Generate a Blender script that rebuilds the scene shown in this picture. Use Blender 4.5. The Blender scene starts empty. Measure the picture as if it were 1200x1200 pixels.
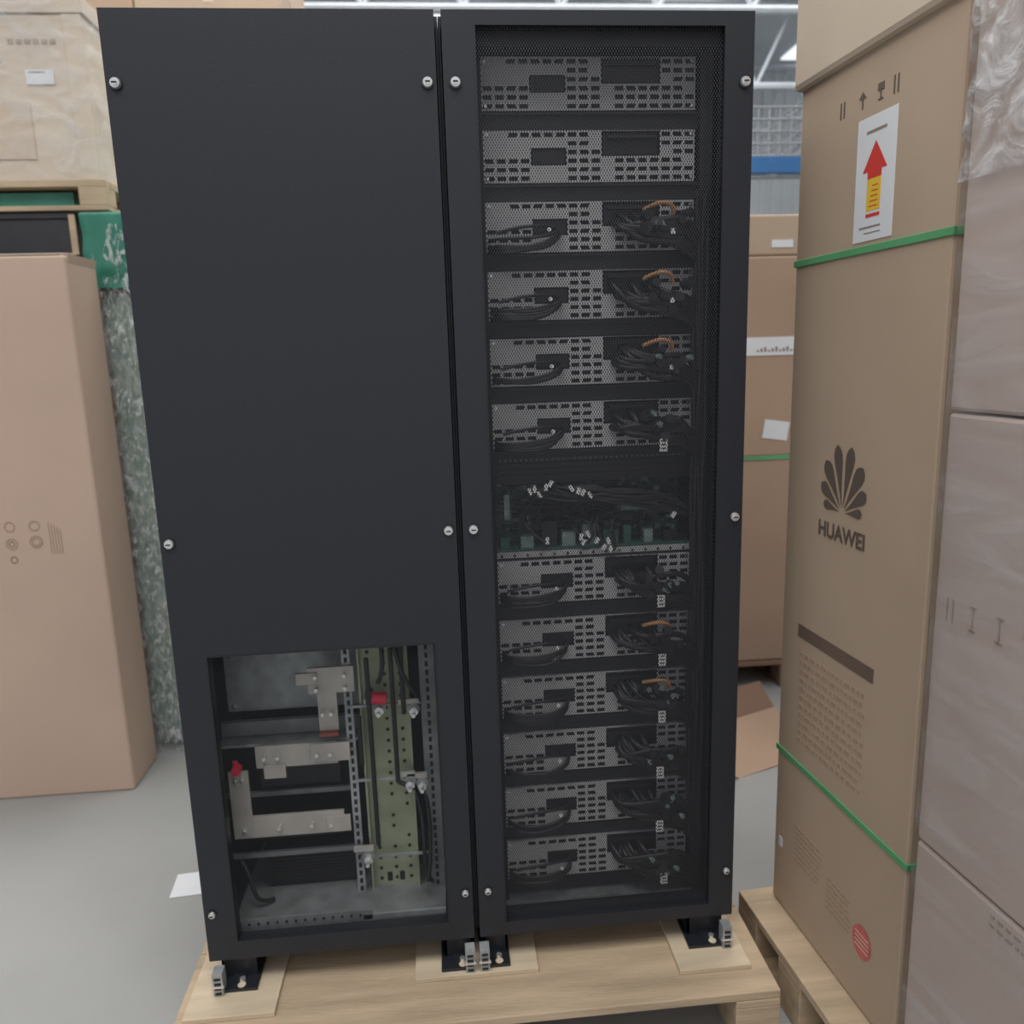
import bpy, bmesh, math, random
from mathutils import Vector, Matrix, noise
random.seed(7)
scene=bpy.context.scene
scene.view_settings.view_transform='Standard'
scene.view_settings.look='None'
scene.view_settings.exposure=-.28
COL=scene.collection

# ------------------------------------------------------------ materials
def mat(name,col,rough=0.6,metal=0.0,var=0.0,vscale=8.0,bump=0.0,bscale=60.0,stretch=(1,1,1),spec=0.5,coat=0.0,col2=None):
    m=bpy.data.materials.new(name); m.use_nodes=True
    nt=m.node_tree; p=nt.nodes['Principled BSDF']
    p.inputs['Base Color'].default_value=(*col,1); p.inputs['Roughness'].default_value=rough
    p.inputs['Metallic'].default_value=metal; p.inputs['Specular IOR Level'].default_value=spec
    p.inputs['Coat Weight'].default_value=coat; p.inputs['Coat Roughness'].default_value=.25
    tc=nt.nodes.new('ShaderNodeTexCoord'); mp=nt.nodes.new('ShaderNodeMapping'); mp.inputs['Scale'].default_value=stretch
    nt.links.new(tc.outputs['Object'],mp.inputs['Vector'])
    if var>0 or col2:
        n=nt.nodes.new('ShaderNodeTexNoise'); n.inputs['Scale'].default_value=vscale; n.inputs['Detail'].default_value=5
        nt.links.new(mp.outputs[0],n.inputs['Vector'])
        r=nt.nodes.new('ShaderNodeValToRGB'); r.color_ramp.elements[0].position=.3; r.color_ramp.elements[1].position=.7
        c2=col2 or tuple(min(1,c*(1+var)) for c in col); c1=col if col2 else tuple(c*(1-var) for c in col)
        r.color_ramp.elements[0].color=(*c1,1); r.color_ramp.elements[1].color=(*c2,1)
        nt.links.new(n.outputs['Fac'],r.inputs['Fac']); nt.links.new(r.outputs[0],p.inputs['Base Color'])
    if bump>0:
        n2=nt.nodes.new('ShaderNodeTexNoise'); n2.inputs['Scale'].default_value=bscale; n2.inputs['Detail'].default_value=4
        nt.links.new(mp.outputs[0],n2.inputs['Vector'])
        b=nt.nodes.new('ShaderNodeBump'); b.inputs['Strength'].default_value=bump; b.inputs['Distance'].default_value=.01
        nt.links.new(n2.outputs['Fac'],b.inputs['Height']); nt.links.new(b.outputs[0],p.inputs['Normal'])
    return m
def emis(name,col,s):
    m=bpy.data.materials.new(name); m.use_nodes=True; p=m.node_tree.nodes['Principled BSDF']
    p.inputs['Base Color'].default_value=(*col,1); p.inputs['Emission Color'].default_value=(*col,1); p.inputs['Emission Strength'].default_value=s
    return m
def perf(name,col,sx,sz,T):
    m=bpy.data.materials.new(name); m.use_nodes=True; nt=m.node_tree; p=nt.nodes['Principled BSDF']
    p.inputs['Base Color'].default_value=(*col,1); p.inputs['Roughness'].default_value=.45
    out=nt.nodes['Material Output']
    tc=nt.nodes.new('ShaderNodeTexCoord'); sp=nt.nodes.new('ShaderNodeSeparateXYZ'); nt.links.new(tc.outputs['Object'],sp.inputs[0])
    def M(op,a,b=None):
        n=nt.nodes.new('ShaderNodeMath'); n.operation=op
        for i,v in enumerate((a,b)):
            if v is None: continue
            if isinstance(v,(int,float)): n.inputs[i].default_value=v
            else: nt.links.new(v,n.inputs[i])
        return n.outputs[0]
    cx=M('COSINE',M('MULTIPLY',sp.outputs['X'],2*math.pi/sx)); cz=M('COSINE',M('MULTIPLY',sp.outputs['Z'],2*math.pi/sz))
    fac=M('GREATER_THAN',M('MULTIPLY',cx,cz),T)
    tr=nt.nodes.new('ShaderNodeBsdfTransparent'); mx=nt.nodes.new('ShaderNodeMixShader')
    nt.links.new(fac,mx.inputs[0]); nt.links.new(p.outputs[0],mx.inputs[1]); nt.links.new(tr.outputs[0],mx.inputs[2])
    nt.links.new(mx.outputs[0],out.inputs['Surface'])
    return m
def filmmat(name,lo,hi,scale,stretch=(1,1,1),white=(.85,.86,.88),bump=.8,rough=.18,f0=.4,f1=.66):
    m=bpy.data.materials.new(name); m.use_nodes=True; nt=m.node_tree; p=nt.nodes['Principled BSDF']
    p.inputs['Base Color'].default_value=(*white,1); p.inputs['Roughness'].default_value=rough
    out=nt.nodes['Material Output']
    tc=nt.nodes.new('ShaderNodeTexCoord'); mp=nt.nodes.new('ShaderNodeMapping'); mp.inputs['Scale'].default_value=stretch
    nt.links.new(tc.outputs['Object'],mp.inputs['Vector'])
    n=nt.nodes.new('ShaderNodeTexNoise'); n.inputs['Scale'].default_value=scale; n.inputs['Detail'].default_value=6; n.inputs['Distortion'].default_value=1.2
    nt.links.new(mp.outputs[0],n.inputs['Vector'])
    r=nt.nodes.new('ShaderNodeMapRange'); r.inputs['From Min'].default_value=f0; r.inputs['From Max'].default_value=f1
    r.inputs['To Min'].default_value=lo; r.inputs['To Max'].default_value=hi
    nt.links.new(n.outputs['Fac'],r.inputs['Value'])
    b=nt.nodes.new('ShaderNodeBump'); b.inputs['Strength'].default_value=bump; b.inputs['Distance'].default_value=.02
    nt.links.new(n.outputs['Fac'],b.inputs['Height']); nt.links.new(b.outputs[0],p.inputs['Normal'])
    tr=nt.nodes.new('ShaderNodeBsdfTransparent'); mx=nt.nodes.new('ShaderNodeMixShader')
    nt.links.new(r.outputs[0],mx.inputs[0]); nt.links.new(tr.outputs[0],mx.inputs[1]); nt.links.new(p.outputs[0],mx.inputs[2])
    nt.links.new(mx.outputs[0],out.inputs['Surface'])
    return m

M_BLACK=mat('powder_coat_black',(.0165,.019,.0255),.40,bump=.06,bscale=400,spec=.5)
M_DARK=mat('interior_black',(.014,.015,.018),.6,var=.2)
M_MOD=mat('module_grey',(.43,.43,.435),.5,var=.06,vscale=20)
M_SLOT=mat('slot_dark',(.012,.012,.014),.7,var=.1)
M_CABLE=mat('cable_black',(.010,.010,.012),.45,var=.1)
M_TAG=mat('tag_white',(.80,.80,.80),.5,var=.03)
M_ORANGE=mat('clip_orange',(.50,.25,.11),.5,var=.1)
M_RED=mat('cap_red',(.70,.02,.06),.4,var=.1)
M_RUST=mat('joint_brown',(.25,.07,.05),.6,var=.1)
M_STEEL=mat('galvanised_steel',(.38,.41,.42),.42,.35,var=.25,vscale=30)
M_STEEL_D=mat('galvanised_steel_dull',(.23,.245,.25),.5,.3,var=.25,vscale=20)
M_TIN=mat('tinned_busbar',(.52,.49,.45),.4,.3,var=.15,vscale=14)
M_CHROME=mat('chrome',(.8,.8,.8),.25,.8,var=.03)
M_OLIVE=mat('passivated_plate',(.37,.41,.28),.4,.3,var=.15,vscale=14)
M_PCB=mat('pcb_green',(.03,.10,.08),.4,var=.3,vscale=40)
M_PCBL=mat('pcb_part_grey',(.22,.30,.28),.4,var=.3,vscale=60)
M_PERF=perf('perforated_door',(.034,.037,.044),.0054,.0094,-.12)
M_PERF2=perf('perforated_window',(.06,.065,.07),.0040,.0069,-.52)
M_WOOD=mat('pallet_wood',(.50,.38,.255),.7,var=.20,vscale=3,bump=.2,bscale=30,stretch=(1,9,9))
M_PLY=mat('plywood_pad',(.60,.49,.35),.7,var=.12,vscale=5,stretch=(1,7,7))
M_CARD=mat('cardboard',(.46,.345,.25),.75,var=.05,vscale=2.5,bump=.05,bscale=20)
M_CARD_L=mat('cardboard_pinkish',(.55,.40,.31),.75,var=.05,vscale=2)
M_CARD_M=mat('cardboard_mauve',(.44,.35,.31),.5,var=.06,vscale=2,coat=.35)
M_CARD_T=mat('cardboard_lid',(.60,.49,.38),.7,var=.05,vscale=3)
M_CARD_B=mat('cardboard_brown',(.42,.29,.205),.8,var=.08,vscale=2)
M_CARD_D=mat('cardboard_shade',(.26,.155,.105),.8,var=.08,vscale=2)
M_CRATE=mat('crate_board',(.64,.54,.43),.7,var=.08,vscale=3)
M_INK=mat('print_ink',(.12,.09,.07),.7,var=.05)
M_INK2=mat('print_faint',(.39,.275,.19),.75,var=.05)
M_STRIPE=mat('print_brown',(.16,.11,.085),.6,var=.1)
M_MARK=mat('print_mauve',(.27,.21,.18),.6,var=.1)
M_STRAP=mat('strap_green',(.12,.38,.17),.4,var=.1)
M_LABEL=mat('label_paper',(.74,.75,.77),.4,var=.03)
M_LRED=mat('label_red',(.65,.05,.04),.5,var=.05)
M_LYEL=mat('label_yellow',(.80,.52,.05),.5,var=.05)
M_PINK=mat('stamp_pink',(.62,.13,.12),.6,var=.15,vscale=60)
M_GREEN=mat('green_sheet',(.02,.15,.10),.35,vscale=6,col2=(.05,.25,.18),bump=.6,bscale=12)
M_GREEN_P=mat('green_packing',(.22,.34,.28),.5,vscale=4,col2=(.34,.44,.38))
M_FILM=filmmat('bubble_film',.10,.55,24,(1.5,1.5,.5),white=(.62,.66,.64),bump=1,rough=.10,f0=.36,f1=.62)
M_FILM5=filmmat('bubble_film_loose',.0,.55,34,(1.5,1.5,.6),white=(.86,.89,.88),bump=1,rough=.07,f0=.50,f1=.62)
M_FILM2=filmmat('stretch_film',.03,.22,5,(1,.5,2.2),white=(.80,.79,.80),bump=.6,rough=.18)
M_FILM3=filmmat('stretch_film_crinkled',.05,.55,14,(1,1,1),bump=.9)
M_FILM4=filmmat('crate_film',.04,.30,6,(1,1,2),bump=.5,rough=.2)
M_BLUE=mat('rack_blue',(.03,.13,.32),.5,var=.1)
M_WIRE=mat('wire_zinc',(.30,.32,.34),.5,.3,var=.1)
M_WHITE=mat('truss_white',(.50,.54,.58),.5,var=.05)
M_PAPER=mat('paper_white',(.75,.76,.78),.6,var=.03)
M_BIN=mat('bin_dark',(.03,.03,.035),.5,var=.2)
M_FLOOR=mat('concrete_floor',(.345,.347,.338),.5,var=.14,vscale=1.1,bump=.04,bscale=15)
M_WALL=mat('wall_panel',(.62,.65,.67),.6,var=.05,vscale=1)
M_CEIL=mat('roof_sheet',(.60,.64,.68),.6,var=.05,vscale=1)
M_SKY=emis('skylight',(.93,.96,1.0),1.1)

# ------------------------------------------------------------ builder
class B:
    def __init__(s): s.v=[]; s.f=[]; s.mi=[]; s.mats=[]
    def m(s,mt):
        if mt not in s.mats: s.mats.append(mt)
        return s.mats.index(mt)
    def face(s,pts,mt):
        n=len(s.v); s.v+= [tuple(p) for p in pts]; s.f.append(tuple(range(n,n+len(pts)))); s.mi.append(s.m(mt))
    def box(s,a,b,mt,T=None):
        x0,x1=sorted((a[0],b[0])); y0,y1=sorted((a[1],b[1])); z0,z1=sorted((a[2],b[2]))
        n=len(s.v); P=[(x0,y0,z0),(x1,y0,z0),(x1,y1,z0),(x0,y1,z0),(x0,y0,z1),(x1,y0,z1),(x1,y1,z1),(x0,y1,z1)]
        if T: P=[tuple(T@Vector(p)) for p in P]
        s.v+=P
        for q in ((0,3,2,1),(4,5,6,7),(0,1,5,4),(1,2,6,5),(2,3,7,6),(3,0,4,7)):
            s.f.append(tuple(n+i for i in q)); s.mi.append(s.m(mt))
    def cyl(s,p,q,r,mt,seg=12,r2=None):
        p=Vector(p);q=Vector(q);d=(q-p).normalized(); a=d.orthogonal().normalized(); b=d.cross(a); r2=r if r2 is None else r2
        n=len(s.v)
        for c,rr in ((p,r),(q,r2)):
            for i in range(seg):
                t=2*math.pi*i/seg; s.v.append(tuple(c+(a*math.cos(t)+b*math.sin(t))*rr))
        k=s.m(mt)
        for i in range(seg):
            j=(i+1)%seg; s.f.append((n+i,n+j,n+seg+j,n+seg+i)); s.mi.append(k)
        s.f.append(tuple(n+i for i in reversed(range(seg)))); s.mi.append(k)
        s.f.append(tuple(n+seg+i for i in range(seg))); s.mi.append(k)
    def obj(s,name,parent=None,bevel=0,smooth=False,matrix=None):
        me=bpy.data.meshes.new(name); me.from_pydata(s.v,[],s.f)
        for m_ in s.mats: me.materials.append(m_)
        me.polygons.foreach_set('material_index',s.mi); me.update()
        o=bpy.data.objects.new(name,me); COL.objects.link(o)
        if matrix is not None: o.matrix_world=matrix
        if parent: o.parent=parent
        if bevel>0:
            md=o.modifiers.new('bevel','BEVEL'); md.width=bevel; md.segments=2; md.limit_method='ANGLE'
        return o
def empty(name):
    o=bpy.data.objects.new(name,None); COL.objects.link(o); return o
def tubes(name,splines,r,mt,parent=None,matrix=None):
    cu=bpy.data.curves.new(name,'CURVE'); cu.dimensions='3D'; cu.bevel_depth=r; cu.bevel_resolution=2; cu.resolution_u=5
    for pts in splines:
        sp=cu.splines.new('NURBS'); sp.points.add(len(pts)-1)
        for i,p in enumerate(pts): sp.points[i].co=(*p,1)
        sp.order_u=min(4,len(pts)); sp.use_endpoint_u=True
    cu.materials.append(mt)
    o=bpy.data.objects.new(name,cu); COL.objects.link(o)
    if parent: o.parent=parent
    if matrix is not None: o.matrix_world=matrix
    return o
def U(a,b): return random.uniform(a,b)

# ------------------------------------------------------------ room
b=B(); b.box((-10,-6,-.1),(12,13,0),M_FLOOR); b.obj('floor')
b=B(); b.box((-10,13,0),(12,13.2,6.2),M_WALL)
for i in range(110): b.box((-10+i*.2,12.97,1.0),(-10+i*.2+.08,13,6.2),M_WALL)
b.obj('wall_back')
b=B(); b.box((-10.2,-6,0),(-10,13,6.2),M_WALL); b.obj('wall_left')
b=B(); b.box((12,-6,0),(12.2,13,6.2),M_WALL); b.obj('wall_right')
b=B(); b.box((-10,-6,6.2),(12,13,6.3),M_CEIL)
for i in range(7): b.box((-9+i*3.1,-5.5,6.17),(-9+i*3.1+1.1,12.5,6.198),M_SKY)
b.obj('ceiling')
par=empty('roof_truss')
for yi,Y in enumerate((4.8,7.2,9.6,12.0)):
    b=B()
    b.cyl((-9.9,Y,5.9),(11.9,Y,5.9),.05,M_WHITE,8); b.cyl((-9.9,Y,4.9),(11.9,Y,4.9),.05,M_WHITE,8)
    n=22
    for i in range(n):
        x=-9.9+i*.99
        b.cyl((x,Y,4.9),(x+.495,Y,5.9),.025,M_WHITE,6); b.cyl((x+.495,Y,5.9),(x+.99,Y,4.9),.025,M_WHITE,6)
    b.obj('truss_%d'%yi,par)
b=B()
for x in range(-9,12,2): b.box((x,-5.9,5.95),(x+.06,12.9,6.12),M_WHITE)
b.obj('purlins',par)

# ------------------------------------------------------------ cabinets
Z0,Z1=.215,2.149; DEP=.85
def shell(par,x0,x1):
    b=B(); t=.004
    b.box((x0+.0005,.035,Z0),(x0+.0005+t,DEP,Z1),M_BLACK); b.box((x1-.0005-t,.035,Z0),(x1-.0005,DEP,Z1),M_BLACK)
    b.box((x0+.0045,.035,Z1-.02),(x1-.0045,DEP-.011,Z1),M_BLACK); b.box((x0+.0045,.035,Z0),(x1-.0045,DEP-.011,Z0+.025),M_BLACK)
    b.box((x0+.0045,DEP-.01,Z0),(x1-.0045,DEP,Z1),M_BLACK)
    for xa in (x0+.006,x1-.046): b.box((xa,.036,Z0+.02),(xa+.04,.075,Z1-.02),M_DARK)
    b.box((x0+.006,.036,Z1-.05),(x1-.006,.07,Z1-.02),M_DARK)
    for xa in (x0+.03,x1-.10): b.box((xa,.72,.152),(xa+.07,.80,Z0),M_DARK)
    b.obj('housing',par)
def door(par,x0,x1,ox0,ox1,oz0,oz1):
    b=B(); zb,zt=Z0+.002,Z1-.001
    b.box((x0,0,oz1),(x1,.03,zt),M_BLACK); b.box((x0,0,zb),(x1,.03,oz0),M_BLACK)
    b.box((x0,0,oz0),(ox0,.03,oz1),M_BLACK); b.box((ox1,0,oz0),(x1,.03,oz1),M_BLACK)
    o=b.obj('door_frame',par)
    bm=bmesh.new(); bm.from_mesh(o.data); bmesh.ops.remove_doubles(bm,verts=bm.verts,dist=1e-5)
    bm.to_mesh(o.data); bm.free()
    b=B()
    w=.003
    b.box((ox0,-.001,oz1),(ox1,.001,oz1+w),M_DARK)
    b.box((ox0-w,-.001,oz0),(ox0,.001,oz1),M_DARK); b.box((ox1,-.001,oz0),(ox1+w,.001,oz1),M_DARK)
    b.obj('door_trim',par)
    return o
def locks(par,xs):
    b=B()
    for x in xs:
        for z,r in ((2.024,.0100),(1.174,.0100),(.335,.0080)):
            b.cyl((x,.001,z),(x,-.003,z),r*1.2,M_DARK,20)
            b.cyl((x,-.003,z),(x,-.007,z),r,M_CHROME,20,r*.85)
            b.cyl((x,-.007,z),(x,-.010,z),r*.55,M_CHROME,16)
            b.box((x-r*.45,-.0112,z-.0012),(x+r*.45,-.010,z+.0012),M_SLOT)
    b.obj('quarter_turn_locks',par)
def foot(par,x0,x1,flip):
    b=B(); zt=Z0; zb=.152
    b.box((x0,-.022,zb),(x1,.10,zb+.007),M_BLACK)
    xm=(x0+x1)/2
    b.box((x0+.008,.02,zb+.007),(x1-.008,.028,zt),M_BLACK)
    b.box((x0+.008,.02,zb+.007),(x0+.014,.10,zt),M_BLACK)
    b.cyl((xm,.012,zb+.007),(xm,.012,zb+.012),.016,M_BLACK,16); b.cyl((xm+.01,.0,zb+.007),(xm+.01,.0,zb+.016),.007,M_CHROME,6)
    b.cyl((xm+.01,-.01,zb+.0071),(xm+.01,-.01,zb+.0078),.009,M_PLY,16)
    xw=x0 if flip else x1-.022
    b.box((xw,-.03,zb),(xw+.022,-.002,zt-.008),M_STEEL)
    for i in range(4):
        zz=zb+.004+i*.012; b.box((xw+.004,-.032,zz),(xw+.018,-.0295,zz+.005),M_SLOT)
    b.box((xw-.003,-.034,zb+.022),(xw+.025,-.028,zb+.027),M_CHROME)
    b.obj('anchor_foot',par,bevel=.0008)

# left: distribution cabinet
cabL=empty('power_distribution_cabinet')
shell(cabL,0,.6)
door(cabL,.001,.593,.068,.535,.262,.93)
locks(cabL,(.019,.5765))
b=B(); b.face([(.068,.012,.262),(.535,.012,.262),(.535,.012,.93),(.068,.012,.93)],M_PERF2); b.obj('window_mesh',cabL)
foot(cabL,.012,.105,True); foot(cabL,.515,.592,False)
b=B()
b.box((.012,.031,.99),(.59,.035,2.12),M_DARK)
b.box((.01,.42,.24),(.59,.425,.98),M_DARK)
b.box((.05,.04,.94),(.56,.42,.95),M_DARK)
b.box((.03,.24,.70),(.345,.25,.86),M_STEEL)
for x in (.045,.32):
    for z in (.715,.845): b.cyl((x,.238,z),(x,.232,z),.006,M_CHROME,8)
b.box((.02,.20,.655),(.345,.215,.69),M_STEEL_D); b.box((.02,.16,.645),(.345,.215,.652),M_STEEL)
b.box((.02,.19,.50),(.33,.20,.512),M_STEEL_D); b.box((.02,.16,.358),(.33,.17,.370),M_STEEL_D)
b.box((.02,.30,.36),(.33,.32,.64),M_DARK)
b.box((.10,.20,.52),(.29,.26,.585),M_DARK); b.box((.09,.20,.38),(.29,.26,.43),M_DARK)
b.box((.09,.19,.27),(.31,.26,.35),M_DARK)
for i in range(8): b.box((.10,.186,.278+i*.009),(.30,.19,.281+i*.009),M_CABLE)
b.obj('support_frame',cabL,bevel=.001)
b=B()
def plate(x0,z0,x1,z1,y,mt,t=.008): b.box((x0,y,z0),(x1,y+t,z1),mt)
plate(.240,.775,.345,.838,.14,M_TIN); plate(.2575,.68,.302,.79,.148,M_TIN)
plate(.215,.80,.262,.828,.135,M_TIN)
b.box((.2575,.13,.672),(.302,.156,.680),M_RUST)
plate(.108,.60,.295,.655,.14,M_TIN); plate(.125,.575,.175,.61,.135,M_TIN); plate(.235,.61,.325,.655,.132,M_TIN)
plate(.045,.43,.09,.60,.13,M_TIN); plate(.045,.425,.300,.48,.138,M_TIN); plate(.26,.43,.315,.47,.130,M_TIN)
for (x,z) in ((.26,.82),(.26,.79),(.325,.82),(.325,.79),(.27,.73),(.29,.73),(.13,.63),(.16,.63),(.25,.63),(.28,.63),(.06,.58),(.075,.58),(.07,.45),(.15,.452),(.27,.45),(.225,.452)):
    b.cyl((x,.140,z),(x,.122,z),.0055,M_CHROME,6)
b.cyl((.066,.14,.607),(.066,.118,.607),.011,M_RED,16); b.cyl((.064,.13,.612),(.064,.13,.628),.006,M_RED,12)
b.cyl((.385,.12,.765),(.418,.12,.762),.014,M_RED,16); b.box((.37,.12,.748),(.387,.14,.782),M_DARK)
b.obj('busbars',cabL,bevel=.001)
b=B()
b.box((.352,.17,.24),(.468,.176,.90),M_OLIVE)
b.box((.352,.155,.24),(.357,.176,.90),M_OLIVE); b.box((.463,.155,.24),(.468,.176,.90),M_OLIVE)
for i in range(22):
    z=.27+i*.028
    for x in (.375,.412,.447):
        if random.random()<.8: b.cyl((x,.171,z),(x,.1685,z),.0042,M_SLOT,10)
for x in (.395,.425):
    b.box((x-.006,.168,.262),(x+.006,.171,.285),M_SLOT)
b.box((.318,.15,.24),(.337,.154,.90),M_STEEL)
for i in range(30): b.box((.324,.1485,.255+i*.021),(.331,.151,.267+i*.021),M_SLOT)
b.box((.494,.15,.24),(.53,.155,.90),M_STEEL_D)
for i in range(30): b.box((.508,.1485,.255+i*.021),(.515,.151,.267+i*.021),M_SLOT)
for z in (.735,.548,.345):
    b.box((.33,.145,z-.003),(.495,.150,z+.003),M_STEEL)
b.obj('mounting_column',cabL)
b=B()
for (x,z0,z1) in ((.377,.39,.86),(.432,.55,.88),(.455,.72,.9),(.352,.60,.72)): b.cyl((x,.125,z0),(x,.125,z1),.0055,M_CABLE,10)
b.cyl((.432,.125,.55),(.47,.125,.53),.0055,M_CABLE,10)
for (x,z) in ((.478,.728),(.488,.54),(.352,.36),(.46,.545),(.40,.735)):
    b.cyl((x,.15,z),(x,.09,z),.005,M_CHROME,10); b.cyl((x,.12,z),(x,.11,z),.011,M_CHROME,6); b.cyl((x,.135,z),(x,.128,z),.014,M_STEEL,16)
    b.box((x-.035,.13,z+.012),(x+.012,.138,z+.024),M_TIN)
b.obj('rods_and_studs',cabL)
tubes('loose_cables',[[(.47,.16,.50),(.50,.12,.42),(.47,.1,.33),(.50,.14,.27)],[(.49,.16,.52),(.51,.13,.40),(.49,.1,.30)],[(.05,.15,.36),(.09,.12,.31),(.07,.1,.27),(.12,.14,.26)],[(.41,.13,.9),(.42,.12,.83),(.40,.12,.80)],[(.44,.13,.9),(.447,.11,.82),(.49,.12,.76)]],.005,M_CABLE,cabL)
b=B()
b.box((.04,.05,.245),(.53,.40,.250),M_STEEL_D); b.box((.04,.05,.25),(.36,.055,.275),M_STEEL_D); b.box((.34,.05,.25),(.53,.055,.262),M_STEEL)
for i in range(14): b.cyl((.06+i*.021,.051,.264),(.06+i*.021,.048,.264),.003,M_SLOT,8)
b.box((.1,.2,.251),(.33,.3,.269),M_DARK)
b.obj('base_tray',cabL)

# right: module rack
cabR=empty('server_rack_cabinet')
shell(cabR,.6,1.2)
door(cabR,.606,1.199,.668,1.141,.25,2.122)
locks(cabR,(.628,1.182))
b=B(); b.face([(.668,.012,.25),(1.141,.012,.25),(1.141,.012,2.122),(.668,.012,2.122)],M_PERF); b.obj('door_mesh',cabR)
foot(cabR,.603,.672,True); foot(cabR,1.09,1.19,False)
b=B()
for x in (.655,1.118): 
    b.box((x,.07,.24),(x+.025,.095,2.12),M_DARK)
    for i in range(84): b.box((x+.009,.0685,.25+i*.0222),(x+.016,.071,.258+i*.0222),M_SLOT)
b.box((.6705,.075,2.104),(1.13,.09,2.128),M_DARK)
b.obj('mounting_rails',cabR)
CW=.43/18; CH=.098/6
pat=["..#######.DDDDD###",
     ".......##.DDDDD###",
     "....DDD###DDDDD.##",
     "####DDD###.######.",
     "####...###.#######",
     "####...###.#######"]
b=B()
def cell(c,r,kind):
    x0=c*CW; x1=x0+CW; z1=-r*CH; z0=z1-CH
    if kind=='.':
        b.face([(x0,0,z0),(x1,0,z0),(x1,0,z1),(x0,0,z1)],M_MOD); return
    if kind=='#':
        ix=.0032
        a0,a1=x0+ix,x1-ix; c0,c1=z0+.0040,z1-.0040; d=.006
        b.face([(x0,0,z0),(x1,0,z0),(a1,0,c0),(a0,0,c0)],M_MOD); b.face([(x1,0,z0),(x1,0,z1),(a1,0,c1),(a1,0,c0)],M_MOD)
        b.face([(x1,0,z1),(x0,0,z1),(a0,0,c1),(a1,0,c1)],M_MOD); b.face([(x0,0,z1),(x0,0,z0),(a0,0,c0),(a0,0,c1)],M_MOD)
        b.face([(a0,0,c0),(a1,0,c0),(a1,d,c0),(a0,d,c0)],M_SLOT); b.face([(a0,0,c1),(a0,d,c1),(a1,d,c1),(a1,0,c1)],M_SLOT)
        b.face([(a0,0,c0),(a0,d,c0),(a0,d,c1),(a0,0,c1)],M_SLOT); b.face([(a1,0,c0),(a1,0,c1),(a1,d,c1),(a1,d,c0)],M_SLOT)
        b.face([(a0,d,c0),(a1,d,c0),(a1,d,c1),(a0,d,c1)],M_SLOT)
    if kind=='D':
        d=.03
        b.face([(x0,d,z0),(x1,d,z0),(x1,d,z1),(x0,d,z1)],M_SLOT)
for r,row in enumerate(pat):
    for c,k in enumerate(row): cell(c,r,k)
H=6*CH
b.box((0,0.031,-H),(.43,.60,0),M_DARK)
b.box((0,0.0005,-.001),(.43,.031,0.0),M_MOD); b.box((0,.0005,-H),(.43,.031,-H+.001),M_MOD)
b.box((4*CW+.003,.004,-4*CH+.003),(7*CW-.003,.03,-2*CH-.003),M_CABLE)
b.box((4*CW+.012,.0,-4*CH+.008),(4*CW+.022,.004,-2*CH-.008),M_DARK)
b.box((10*CW+.004,.006,-3*CH+.004),(15*CW-.004,.03,-.006),M_CABLE)
b.box((10*CW+.01,-.004,-.016),(15*CW-.01,.006,-.010),M_DARK)
for x in (.008,.422):
    for z in (-.008,-H+.008): b.cyl((x,0,z),(x,-.002,z),.0035,M_CHROME,8)
mod_me=None
tops=[2.095-.1345*k for k in range(6)]+[1.08-.1362*k for k in range(6)]
for i,z in enumerate(tops):
    if mod_me is None:
        o=b.obj('power_module_%d'%(i+1),cabR,matrix=Matrix.Translation((.68,.08,z))); mod_me=o.data
    else:
        o=bpy.data.objects.new('power_module_%d'%(i+1),mod_me); COL.objects.link(o); o.matrix_world=Matrix.Translation((.68,.08,z)); o.parent=cabR
b=B()
for i,z in enumerate(tops):
    b.box((.672,.085,z-H-.034),(1.12,.10,z-H-.003),M_DARK); b.box((.672,.078,z-H-.008),(1.12,.10,z-H-.003),M_CABLE)
b.box((.672,.084,1.252),(1.12,.09,1.33),M_DARK)
for i in range(5): b.box((.69,.080,1.262+i*.013),(1.10,.084,1.268+i*.013),M_CABLE)
for i in range(36): b.box((.69+i*.0115,.079,1.300),(.696+i*.0115,.0805,1.304),M_PCB)
b.box((.672,.078,1.088),(1.12,.30,1.098),M_MOD)
for i in range(15): b.cyl((.69+i*.029,.0775,1.093),(.69+i*.029,.076,1.093),.003,M_SLOT,8)
b.box((.69,.25,.25),(1.12,.28,.27),M_STEEL_D); b.box((.672,.06,.246),(1.12,.30,.252),M_STEEL_D)
b.obj('blanking_panels',cabR)
b=B()
b.box((.68,.17,1.10),(1.11,.175,1.245),M_PCB); b.box((.68,.09,1.10),(1.11,.17,1.104),M_PCB)
for i in range(190):
    x=U(.685,1.095); z=U(1.11,1.235); w=U(.003,.02); h=U(.003,.012); d=U(.004,.02)
    b.box((x,.17-d,z),(x+w,.171,z+h),random.choice([M_PCBL,M_DARK,M_PCB,M_DARK,M_STEEL,M_PCBL]))
for i in range(9):
    x=.69+i*.046; b.box((x,.10,1.104),(x+U(.015,.035),.13,1.104+U(.02,.06)),random.choice([M_PCB,M_DARK,M_PCBL]))
b.box((.70,.095,1.17),(.712,.16,1.225),M_PCBL); b.box((.96,.095,1.18),(1.04,.13,1.20),M_PCBL)
b.obj('control_boards',cabR)
sp=[]; b=B()
ends=[(.755,1.235),(.765,1.24),(.79,1.243),(.775,1.228),(.80,1.25),(.845,1.238),(.86,1.232),(.87,1.228),(.885,1.222),(.79,1.125),(.865,1.13),(.87,1.118),(.90,1.12),(.915,1.105),(.93,1.10),(.925,1.118),(1.07,1.17),(.88,1.135)]
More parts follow.
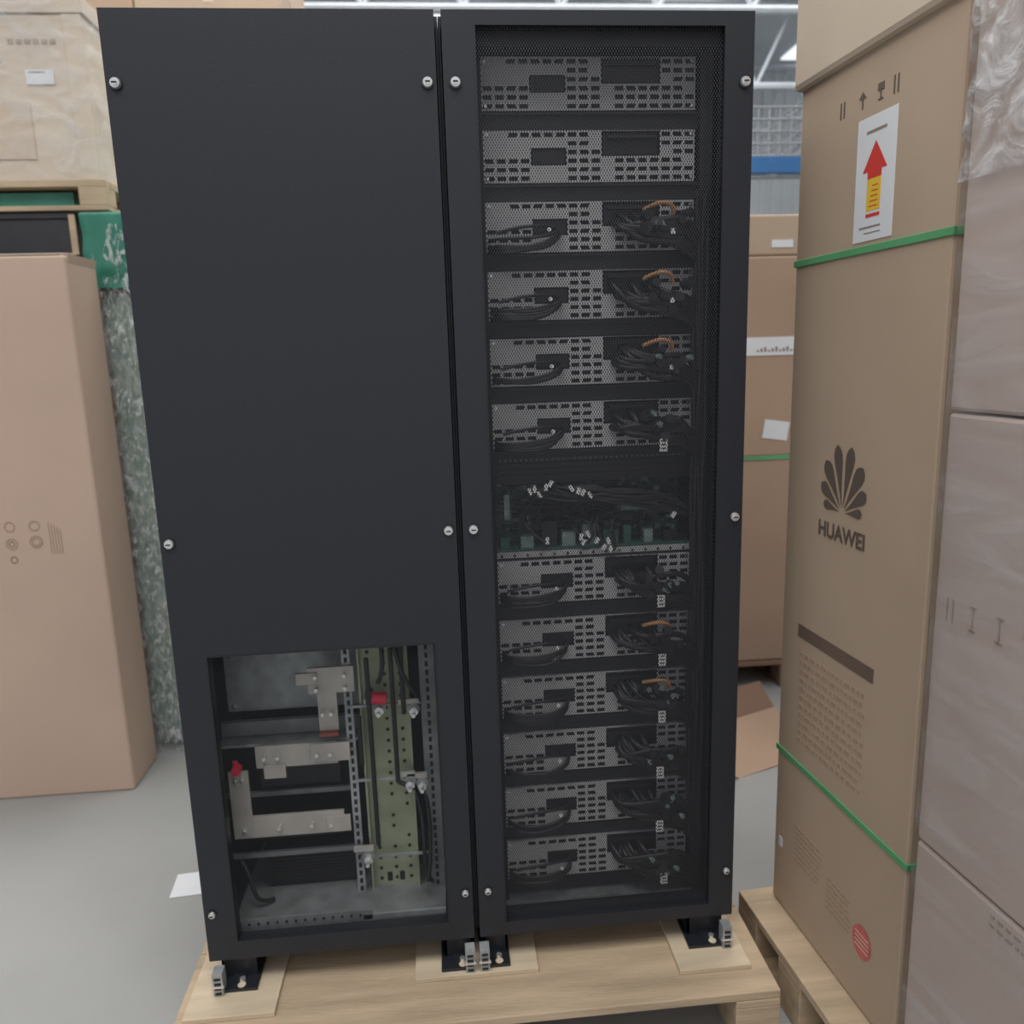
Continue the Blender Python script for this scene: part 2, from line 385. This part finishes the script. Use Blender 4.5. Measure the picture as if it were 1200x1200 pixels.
for (x,z) in ends:
    a=U(-.6,.6); T=Matrix.Translation((x,.07,z))@Matrix.Rotation(a,4,'Y')
    b.box((-.0035,-.004,-.007),(.0035,.004,.007),M_TAG,T)
    sp.append([(x,.072,z),(x+U(-.02,.02),.07,z+U(-.03,.0)),(x+U(-.06,.06),.09,1.18+U(-.04,.03)),(x+U(-.08,.1),.12,1.17+U(-.03,.04)),(U(.72,1.1),.14,U(1.12,1.22))])
for i in range(16):
    x=U(.72,.9); sp.append([(x,.09,1.24),(x+.05,.07,1.225+U(-.02,.02)),(x+.12,.075,1.22+U(-.03,.02)),(1.08,.08,1.20+U(-.03,.03)),(1.125,.08,1.16)])
b.obj('connector_plugs',cabR)
tubes('control_wiring',sp,.0032,M_CABLE,cabR)
sp_thin=[]; sp_fat=[]; sp_or=[]; tg=B()
for k,z in enumerate(tops):
    if k<2: continue
    for j in range(8):
        zz=z-.070-U(0,.024)
        sp_thin.append([(.685,.075,zz-.004),(.70,.055,zz-U(.0,.01)),(.76,.045,zz-.008+U(-.006,.006)),(.81,.05,zz+U(-.004,.006)),(.835,.065,z-.058+U(-.008,.008)),(.825,.085,z-.06)])
    sp_thin.append([(.70,.06,z-.062),(.76,.05,z-.045),(.81,.055,z-.048),(.83,.08,z-.055)])
    for j in range(12):
        x0=U(.93,1.03); z0=z-U(.02,.055)
        zz=z-U(.045,.095)
        sp_fat.append([(x0,.09,z0),(x0+.005,.055,z0-.01),(x0+.02+U(0,.02),.045,zz),(1.05+U(-.01,.02),.04,zz-U(-.015,.015)),(1.10,.05,zz-U(-.01,.03)),(1.128,.06,zz-.05)])
    sp_fat.append([(.955,.085,z-.035),(.935,.055,z-.05),(.96,.045,z-.07),(1.0,.05,z-.062)])
    for j in range(7):
        x=U(.985,1.08); zz=z-U(.03,.085)
        tg.cyl((x,.048,zz),(x+U(-.006,.012),.030,zz+U(-.004,.01)),U(.008,.012),M_DARK,12)
        if random.random()<.4: tg.cyl((x+.012,.038,zz+.004),(x+.017,.03,zz+.006),.006,M_PCBL,12)
    tg.cyl((.805,.05,z-.058),(.805,.046,z-.058),.004,M_TAG,10)
    if k>=5:
        xx=1.03+U(-.006,.006); tg.box((xx,.028,z-.107),(xx+.016,.031,z-.080),M_TAG)
        for q in range(3): tg.box((xx+.003,.0275,z-.102+q*.008),(xx+.013,.0282,z-.099+q*.008),M_DARK)
    else:
        tg.box((1.05,.034,z-.072),(1.058,.038,z-.062),M_TAG)
    if k in (2,3,4,7,8):
        sp_or.append([(1.0,.06,z-.022),(1.02,.045,z-.012),(1.04,.04,z-.008),(1.06,.045,z-.018),(1.058,.05,z-.034)])
tubes('signal_cables',sp_thin,.0034,M_CABLE,cabR)
tubes('power_cables',sp_fat,.0066,M_CABLE,cabR)
tubes('orange_cables',sp_or,.0045,M_ORANGE,cabR)
tg.obj('cable_plugs_and_tags',cabR)
vs=[]
for j in range(9):
    x=1.105+j*.0035
    vs.append([(x+U(-.006,.006),.05+U(-.005,.015),z) for z in [1.84-i*.12 for i in range(13)]])
tubes('vertical_harness',vs,.0045,M_CABLE,cabR)

# ------------------------------------------------------------ pallets
def pallet(name,x0,x1,y0,y1,zt,T=None,slats=7,mt=M_WOOD,solid=False,along=False):
    b=B(); h=.02
    if along:
        n=slats; w=(x1-x0)/n
        for i in range(n): b.box((x0+i*w,y0,zt-h),(x0+i*w+w*.8,y1,zt),mt,T)
    elif solid: 
        n=4; w=(y1-y0)/n
        for i in range(n): b.box((x0,y0+i*w+.001,zt-h),(x1,y0+(i+1)*w-.001,zt),mt,T)
    else:
        n=slats; p=(y1-y0)/n
        for i in range(n): b.box((x0,y0+i*p,zt-h),(x1,y0+i*p+p*.78,zt),mt,T)
    for xi in (x0,(x0+x1)/2-.05,x1-.10):
        if not along: b.box((xi,y0,zt-h-.018),(xi+.10,y1,zt-h-.001),mt,T)
        for yi in (y0,(y0+y1)/2-.05,y1-.10):
            b.box((xi,yi,.018),(xi+.10,yi+.10,zt-h-.0185),mt,T)
        b.box((xi,y0,0),(xi+.10,y1,.0175),mt,T)
    if along:
        for yi in (y0,(y0+y1)/2-.05,y1-.10): b.box((x0,yi,zt-h-.018),(x1,yi+.10,zt-h-.001),mt,T)
    return b.obj(name,None,bevel=.002)
pp=pallet('wooden_pallet',-.06,1.256,-.153,.95,.14,solid=True)
b=B()
for (xa,xb,ya,yb) in ((-.04,.155,-.09,.14),(.455,.735,-.035,.16),(1.05,1.215,-.085,.14),(-.03,.155,.6,.84),(.46,.72,.6,.84),(1.04,1.2,.6,.84)):
    b.box((xa,ya,.1405),(xb,yb,.1515),M_PLY)
b.obj('plywood_pads',pp,bevel=.001)

# ------------------------------------------------------------ right tall box
S0=Vector((1.365,.154,0)); sd=Vector((.0815,-.9967,0)).normalized(); e2=Vector((.9967,.0815,0)).normalized()
TL=Matrix(((e2.x,-sd.x,0,S0.x),(e2.y,-sd.y,0,S0.y),(0,0,1,0),(0,0,0,1)))   # local (w,-s,z)
TF=Matrix(((sd.x,0,-e2.x,S0.x),(sd.y,0,-e2.y,S0.y),(0,1,0,0),(0,0,0,1)))   # local (s,z,out)
pallet('wooden_pallet',-.078,.72,-.49,.03,.14,T=TL,slats=5,along=True)
boxR=empty('tall_cardboard_box')
b=B(); b.box((0,-.495,.141),(.72,0,2.30),M_CARD,TL); 
b.obj('carton_body',boxR,bevel=.006)
b=B(); b.box((-.014,-.503,2.05),(.735,.014,2.62),M_CARD_T,TL)
b.obj('carton_lid',boxR,bevel=.012)
b=B()
for z in (1.70,.556):
    b.box((-.003,-.498,z-.007),(.723,.003,z+.007),M_STRAP,TL)
b.obj('strapping',boxR,bevel=.001)
b=B()
def dec(s0,z0,s1,z1,mt,o=.0012,T=None): b.box((s0,z0,0),(s1,z1,o),mt,T or TF)
dec(.216,1.715,.334,1.935,M_LABEL)
b.face([TF@Vector(p) for p in ((.275,1.890,.0016),(.238,1.838,.0016),(.312,1.838,.0016))],M_LRED)
dec(.254,1.825,.296,1.838,M_LRED,.0017); dec(.254,1.768,.296,1.825,M_LYEL,.0016)
for i in range(5): dec(.262+.002*i,1.775+i*.009,.288,1.777+i*.009,M_LRED,.0018)
dec(.245,1.905,.305,1.910,M_MARK,.0016); dec(.235,1.738,.30,1.741,M_MARK,.0016); dec(.25,1.728,.30,1.730,M_MARK,.0016)
dec(.254,1.757,.296,1.763,M_LRED,.0017)
for s,k in ((.16,0),(.225,1),(.28,2),(.325,0)):
    z=1.985
    if k==0:
        dec(s-.008,z-.030,s-.005,z,M_INK); dec(s+.003,z-.030,s+.006,z,M_INK)
    elif k==1:
        b.face([TF@Vector(p) for p in ((s-.012,z-.012,.0014),(s+.012,z-.012,.0014),(s,z,.0014))],M_INK); dec(s-.0015,z-.03,s+.0015,z-.012,M_INK)
    else:
        dec(s-.009,z-.012,s+.009,z,M_INK); dec(s-.0015,z-.026,s+.0015,z-.012,M_INK); dec(s-.007,z-.028,s+.007,z-.026,M_INK)
dec(.075,.868,.36,.898,M_STRIPE)
for r in range(11):
    z=.835-r*.021; s=.09
    while s<.335:
        w=U(.006,.022); dec(s,z-.010,min(s+w,.34),z,M_INK2); s+=w+U(.004,.008)
for r in range(7):
    z=.40-r*.014; s=.10
    while s<.20:
        w=U(.006,.02); dec(s,z-.006,s+w,z,M_INK2); s+=w+.005
for r in range(6):
    z=.36-r*.014; s=.24
    while s<.32:
        w=U(.006,.02); dec(s,z-.006,s+w,z,M_INK2); s+=w+.005
pts=[TF@Vector((.375+.032*math.cos(t*math.pi/12),.30+.036*math.sin(t*math.pi/12),.0014)) for t in range(24)]
b.face(pts,M_PINK)
for r in range(4): dec(.352,.283+r*.010,.398,.286+r*.010,M_CARD_T,.0018)
dec(.025,.30,.040,.325,M_LABEL)
cx,cz=.225,1.185
for a,L,w in ((9,.060,.020),(33,.086,.028),(57,.112,.033),(79.5,.132,.030),(100.5,.132,.030),(123,.112,.033),(147,.086,.028),(171,.060,.020)):
    t=math.radians(a); d=Vector((math.cos(t),math.sin(t))); n=Vector((-d.y,d.x)); c=Vector((cx,cz))+d*.010
    prof=[(0,.0),(.25,.22),(.5,.58),(.72,.95),(.84,1.0),(.93,.7),(1,.0)]
    up=[c+d*(L*p)+n*(w*.5*q) for p,q in prof]; dn=[c+d*(L*p)-n*(w*.5*q) for p,q in reversed(prof[1:-1])]
    b.face([TF@Vector((q.x*1.0,q.y,.0014)) for q in up+dn],M_INK)
b.obj('printed_graphics',boxR)
def text(name,s,sz,pos,mt,parent,TM,cx=1.0):
    cu=bpy.data.curves.new(name,'FONT'); cu.body=s; cu.size=sz; cu.align_x='CENTER'; cu.offset=sz*.02; cu.extrude=.0004; cu.materials.append(mt)
    o=bpy.data.objects.new(name,cu); COL.objects.link(o); o.matrix_world=TM@Matrix.Translation(pos)@Matrix.Diagonal((cx,1,1,1)); o.parent=parent; return o
text('printed_lettering','HUAWEI',.046,(.225,1.125,.0014),M_INK,boxR,TF,.95)

# ------------------------------------------------------------ wrapped stack, near right
W0=-.037; SS=.562; SE=1.32
TW=TF@Matrix.Translation((0,0,-W0))
st=empty('wrapped_carton_stack')
b=B()
for (z0,z1) in ((.142,.665),(.669,1.415),(1.419,2.30)):
    b.box((W0+.002,-SE,z0),(.70,-.935,z1),M_CARD_M,TL); b.box((W0,-.931,z0),(.70,-SS,z1),M_CARD_M,TL)
b.obj('cartons',st,bevel=.006)
b=B()
for i,s in enumerate((.60,.65,.705,.765)):
    z=1.12
    if i==0:
        dec(s-.008,z-.04,s-.005,z,M_MARK,.0014,TW); dec(s+.005,z-.04,s+.008,z,M_MARK,.0014,TW)
    elif i==3:
        b.face([TW@Vector(p) for p in ((s-.016,z-.014,.0014),(s+.016,z-.014,.0014),(s,z+.003,.0014))],M_MARK); dec(s-.0015,z-.038,s+.0015,z-.012,M_MARK,.0014,TW)
    else:
        dec(s-.0015,z-.04,s+.0015,z,M_MARK,.0014,TW); dec(s-.007,z-.002,s+.007,z,M_MARK,.0014,TW); dec(s-.007,z-.04,s+.007,z-.037,M_MARK,.0014,TW)
for r in range(2):
    s=.74
    while s<.82:
        w=U(.006,.014); dec(s,.645-r*.016,s+w,.650-r*.016,M_MARK,.0014,TW); s+=w+.006
b.obj('printed_marks',st)
def shellmesh(name,w0,w1,y0,y1,z0,z1,T,mt,parent,amp,fr,nx=24,nz=90,bulge=None,zs=.7):
    v=[];f=[]; ring=[(w1,y0),(w0,y0),(w0,y1),(w1,y1),(w1,y0)]
    per=[]
    for i in range(4):
        a=ring[i];c=ring[i+1]
        for j in range(nx): t=j/nx; per.append((a[0]+(c[0]-a[0])*t,a[1]+(c[1]-a[1])*t))
    per.append(ring[4]); N=len(per); cxm=(w0+w1)/2; cym=(y0+y1)/2
    for k in range(nz+1):
        z=z0+(z1-z0)*k/nz
        for (x,y) in per:
            n=abs(noise.noise(Vector((x*fr,y*fr,z*fr*zs))))+.5*abs(noise.noise(Vector((x*fr*3,y*fr*3,z*fr*3*zs))))
            d=Vector((x-cxm,y-cym)).normalized()*(amp*n+(bulge(z) if bulge else 0))
            v.append(tuple(T@Vector((x+d.x,y+d.y,z))))
    for k in range(nz):
        for i in range(N-1):
            a=k*N+i; f.append((a,a+1,a+N+1,a+N))
    me=bpy.data.meshes.new(name); me.from_pydata(v,[],f); me.materials.append(mt); me.update()
    for p in me.polygons: p.use_smooth=True
    o=bpy.data.objects.new(name,me); COL.objects.link(o); o.parent=parent; return o
shellmesh('stretch_film',W0-.003,.703,-SE-.004,-SS+.003,.15,1.80,TL,M_FILM2,st,.004,3)
shellmesh('stretch_film_top',W0-.005,.704,-SE-.006,-SS+.001,1.76,2.30,TL,M_FILM3,st,.014,9)
pallet('wooden_pallet',W0-.02,.72,-1.34,-SS,.141,T=TL,slats=6)

# ------------------------------------------------------------ left tall carton
I=Matrix.Identity(4)
ca=empty('cardboard_carton')
b=B(); b.box((-1.25,1.185,.0),(-.606,1.43,1.88),M_CARD_L)
b.obj('carton_body',ca,bevel=.008)
b=B()
def flap(x0,x1,y,z,ang,w,mt): 
    T=Matrix.Translation((0,y,z))@Matrix.Rotation(math.radians(ang),4,'X'); b.box((x0,0,0),(x1,w,.005),mt,T)
flap(-1.24,-.62,1.19,1.882,6,.12,M_CARD_T); flap(-1.24,-.72,1.30,1.884,10,.12,M_CARD_T)
T=Matrix.Translation((-.606,1.20,1.875))@Matrix.Rotation(math.radians(12),4,'Y'); b.box((0,0,-.05),(.004,.22,.012),M_CARD_L,T)
b.obj('top_flaps',ca)
b=B()
def ring(cx,cz,r,y=1.1835):
    for i in range(20):
        t0=2*math.pi*i/20;t1=2*math.pi*(i+1)/20
        b.face([(cx+r*math.cos(t0),y,cz+r*math.sin(t0)),(cx+r*math.cos(t1),y,cz+r*math.sin(t1)),(cx+r*.8*math.cos(t1),y,cz+r*.8*math.sin(t1)),(cx+r*.8*math.cos(t0),y,cz+r*.8*math.sin(t0))],M_STRIPE if r<.013 else M_INK2)
ring(-.90,.94,.02); ring(-.90,.94,.010); ring(-.90,.885,.012); ring(-.82,.945,.022); ring(-.82,.945,.014); ring(-.82,1.0,.018); ring(-.90,1.0,.018)
for i in range(5): b.box((-.775+i*.009,1.1832,.90),(-.773+i*.009,1.1842,1.01-.006*i),M_INK2)
b.obj('printed_icons',ca)

# wrapped green column
gc=empty('wrapped_green_stack')
b=B(); b.box((-.645,1.54,.0),(-.10,2.03,1.97),M_GREEN_P)
b.obj('green_packed_goods',gc,bevel=.02)
shellmesh('green_cover',-.665,-.06,1.50,2.05,1.80,2.05,I,M_GREEN,gc,.035,6,nx=26,nz=24)
b=B(); b.box((-.675,1.50,2.04),(-.06,2.05,2.062),M_GREEN); b.obj('green_cover_top',gc,bevel=.008)
shellmesh('bubble_film',-.655,-.05,1.515,2.05,.02,1.95,I,M_FILM,gc,.025,9,nx=36,nz=170,zs=.35)
shellmesh('bubble_film_loose',-.662,-.05,1.51,2.05,.0,2.02,I,M_FILM5,gc,.06,7,nx=36,nz=170,zs=.5,bulge=lambda z:.04*max(0,.6-z))

# crate on stacked goods, far left
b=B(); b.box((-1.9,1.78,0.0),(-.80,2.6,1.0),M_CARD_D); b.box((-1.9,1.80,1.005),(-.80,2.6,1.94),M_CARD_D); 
b.obj('stored_cartons',bevel=.008)
b=B(); 
b.box((-1.60,1.77,1.945),(-.80,2.5,1.955),M_BIN); b.box((-1.60,1.77,1.955),(-.80,1.785,2.108),M_BIN); b.box((-.815,1.77,1.955),(-.80,2.5,2.108),M_BIN); b.box((-1.6,2.485,1.955),(-.8,2.5,2.108),M_BIN); b.box((-1.6,1.785,1.955),(-1.585,2.485,2.108),M_BIN)
b.box((-1.585,1.79,1.956),(-.82,2.48,2.06),M_BIN)
b.box((-1.62,1.762,2.085),(-.79,1.769,2.108),M_BIN)
b.box((-.815,1.760,1.95),(-.79,1.769,2.10),M_WOOD)
b.obj('storage_bin',bevel=.003)
cr=empty('shipping_crate')
b=B()
zp=2.112
b.box((-1.75,1.75,zp),(-.66,2.6,zp+.018),M_WOOD)
for x in (-1.75,-1.2,-.76):
    for y in (1.75,2.1,2.5): b.box((x,y,zp+.018),(x+.10,y+.10,zp+.085),M_WOOD)
b.box((-1.75,1.75,zp+.085),(-.66,2.6,zp+.11),M_WOOD)
b.box((-1.74,1.80,zp+.02),(-.80,2.55,zp+.075),M_GREEN)
b.obj('crate_pallet',cr,bevel=.002)
b=B()
b.box((-1.75,1.77,zp+.112),(-.68,2.55,2.80),M_CRATE); b.box((-1.76,1.76,2.802),(-.67,2.56,2.86),M_CRATE)
b.box((-.75,1.765,zp+.112),(-.68,1.769,2.80),M_CRATE)
b.obj('crate_box',cr,bevel=.006)
b=B()
b.box((-.90,1.764,2.56),(-.80,1.768,2.61),M_LABEL); b.box((-.89,1.7632,2.60),(-.83,1.7642,2.603),M_INK)
b.box((-1.1,1.764,2.30),(-.90,1.768,2.50),M_CARD_T); b.box((-1.2,1.764,2.64),(-.98,1.768,2.66),M_LABEL)
for i in range(6): b.box((-.95+i*.03,1.766,2.70),(-.93+i*.03,1.7685,2.715),M_INK2)
b.obj('crate_labels',cr)
shellmesh('crate_film',-1.77,-.665,1.755,2.57,2.225,2.87,I,M_FILM4,cr,.012,7,nx=30,nz=40)

# high stacks behind
def stack(name,x0,x1,y0,y1,zs,mts,nx=1,parent=None):
    b=B(); w=(x1-x0)/nx
    for i in range(len(zs)-1):
        for j in range(nx):
            j0=U(0,.02)
            b.box((x0+j*w+.004,y0+j0,zs[i]+.001),(x0+(j+1)*w-.004,y1,zs[i+1]-.003),mts[(i+j)%len(mts)])
            xm=x0+(j+.5)*w
            b.box((xm-.03,y0+j0-.0012,zs[i+1]-.12),(xm+.03,y0+j0+.001,zs[i+1]-.004),M_CARD_T)
    return b.obj(name,parent,bevel=.006)
stack('stacked_cartons',-4.2,-.2,3.4,4.4,[0,.9,1.8,2.7,3.6,4.3],[M_CARD_B,M_CARD,M_CARD_L],5)
stack('stacked_cartons',.1,1.9,4.6,5.4,[0,1.0,2.0,3.0],[M_CARD,M_CARD_T],3)

# background right cartons on pallet
pallet('wooden_pallet',1.45,2.75,1.69,2.7,.128,mt=M_CARD_D)  # darkness under the cartons is put into the pallet's colour
bc=empty('strapped_cartons')
b=B()
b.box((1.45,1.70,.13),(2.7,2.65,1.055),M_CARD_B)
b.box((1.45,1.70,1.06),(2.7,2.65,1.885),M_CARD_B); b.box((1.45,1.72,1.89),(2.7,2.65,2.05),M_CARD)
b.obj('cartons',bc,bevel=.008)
b=B()
b.box((1.449,1.695,1.045),(2.701,2.655,1.062),M_STRAP)
b.box((1.7,1.696,1.485),(2.15,1.70,1.56),M_LABEL)
for i in range(14): b.box((1.9+i*.016,1.695,1.50),(1.91+i*.016,1.6965,1.508+.006*(i%3)),M_MARK)
T=Matrix.Translation((2.0,1.697,1.17))@Matrix.Rotation(.15,4,'Y'); b.box((-.06,-.001,-.04),(.05,.001,.04),M_LABEL,T)
b.box((1.96,1.716,1.92),(2.05,1.72,1.95),M_LABEL)
b.obj('straps_and_labels',bc)
b=B()
T=Matrix.Translation((1.74,1.20,.012))@Matrix.Rotation(math.radians(4),4,'X')@Matrix.Rotation(.35,4,'Z')
b.box((-.24,-.18,0),(.24,.16,.006),M_CARD_B,T)
T2=T@Matrix.Translation((-.0,.16,.003))@Matrix.Rotation(math.radians(40),4,'X'); b.box((-.24,0,0),(.24,.12,.006),M_CARD_D,T2)
T3=T@Matrix.Translation((-.24,0,.003))@Matrix.Rotation(math.radians(35),4,'Y'); b.box((-.09,-.18,0),(0,.16,.006),M_CARD_B,T3)
b.obj('folded_cardboard_sheet')
b=B(); b.box((-.12,-.11,0),(.10,.0,.001),M_PAPER,Matrix.Translation((-.17,.66,.001))@Matrix.Rotation(.08,4,'Z')); b.obj('paper_sheet')

# racking
rk=empty('pallet_rack')
b=B()
for x in (1.0,5.2):
    for y in (3.9,4.4): b.box((x,y,0),(x+.09,y+.08,4.6 if x>4 else 2.75),M_BLUE)
b.box((1.0,3.88,2.65),(5.2,3.93,2.75),M_BLUE); b.box((1.0,4.45,2.73),(5.2,4.5,2.755),M_WIRE)
b.obj('rack_frame',rk,bevel=.004)
b=B(); zb=2.76
for j,(x0,x1,z1) in enumerate(((2.3,3.05,3.06),(3.12,3.9,3.14))):
    for i in range(11):
        x=x0+(x1-x0)*i/10; b.cyl((x,3.9,zb),(x,3.9,z1),.006,M_WIRE,6)
    for i in range(5):
        x=x0+(x1-x0)*i/4; b.cyl((x,4.45,zb),(x,4.45,z1),.006,M_WIRE,6)
    for k in range(5):
        z=zb+(z1-zb)*k/4
        b.cyl((x0,3.9,z),(x1,3.9,z),.008,M_WIRE,6)
        if k%2==0: b.cyl((x0,4.45,z),(x1,4.45,z),.006,M_WIRE,6)
        for x in (x0,x1): b.cyl((x,3.9,z),(x,4.45,z),.006,M_WIRE,6)
    for k in range(6): b.cyl((x0,3.95+k*.09,zb+.005),(x1,3.95+k*.09,zb+.005),.004,M_WIRE,6)
b.obj('wire_baskets',rk)

# ------------------------------------------------------------ light
w=bpy.data.worlds.new('world'); scene.world=w; w.use_nodes=True
w.node_tree.nodes['Background'].inputs[0].default_value=(.95,.96,1.0,1); w.node_tree.nodes['Background'].inputs[1].default_value=.72
def area(name,loc,sz,e,rot=(0,0,0),col=(1.0,.985,.96)):
    l=bpy.data.lights.new(name,'AREA'); l.shape='RECTANGLE'; l.size=sz[0]; l.size_y=sz[1]; l.energy=e; l.color=col
    o=bpy.data.objects.new(name,l); COL.objects.link(o); o.location=loc; o.rotation_euler=rot
area('overhead_fill_front',(0,-2.2,5.7),(4,2),240)  # all three: unseen area lights added under the roof for diffuse overhead light
area('overhead_fill_mid',(.5,2.5,5.7),(6,2),260)
area('overhead_fill_rear',(2,7.5,5.7),(8,3),300)

# ------------------------------------------------------------ camera
cam=bpy.data.cameras.new('camera'); co=bpy.data.objects.new('camera',cam); COL.objects.link(co)
Rt=Vector((.99546,-.09093,-.03003)); Up=-Vector((-.04706,-.19137,-.98045)); Bk=-Vector((.08339,.97741,-.19476))
co.matrix_world=Matrix(((Rt.x,Up.x,Bk.x,.5706),(Rt.y,Up.y,Bk.y,-1.6216),(Rt.z,Up.z,Bk.z,1.5296),(0,0,0,1)))
cam.sensor_width=36; cam.lens=28.25; cam.clip_start=.02
cam.dof.use_dof=True; cam.dof.focus_distance=1.4; cam.dof.aperture_fstop=4.0
scene.camera=co
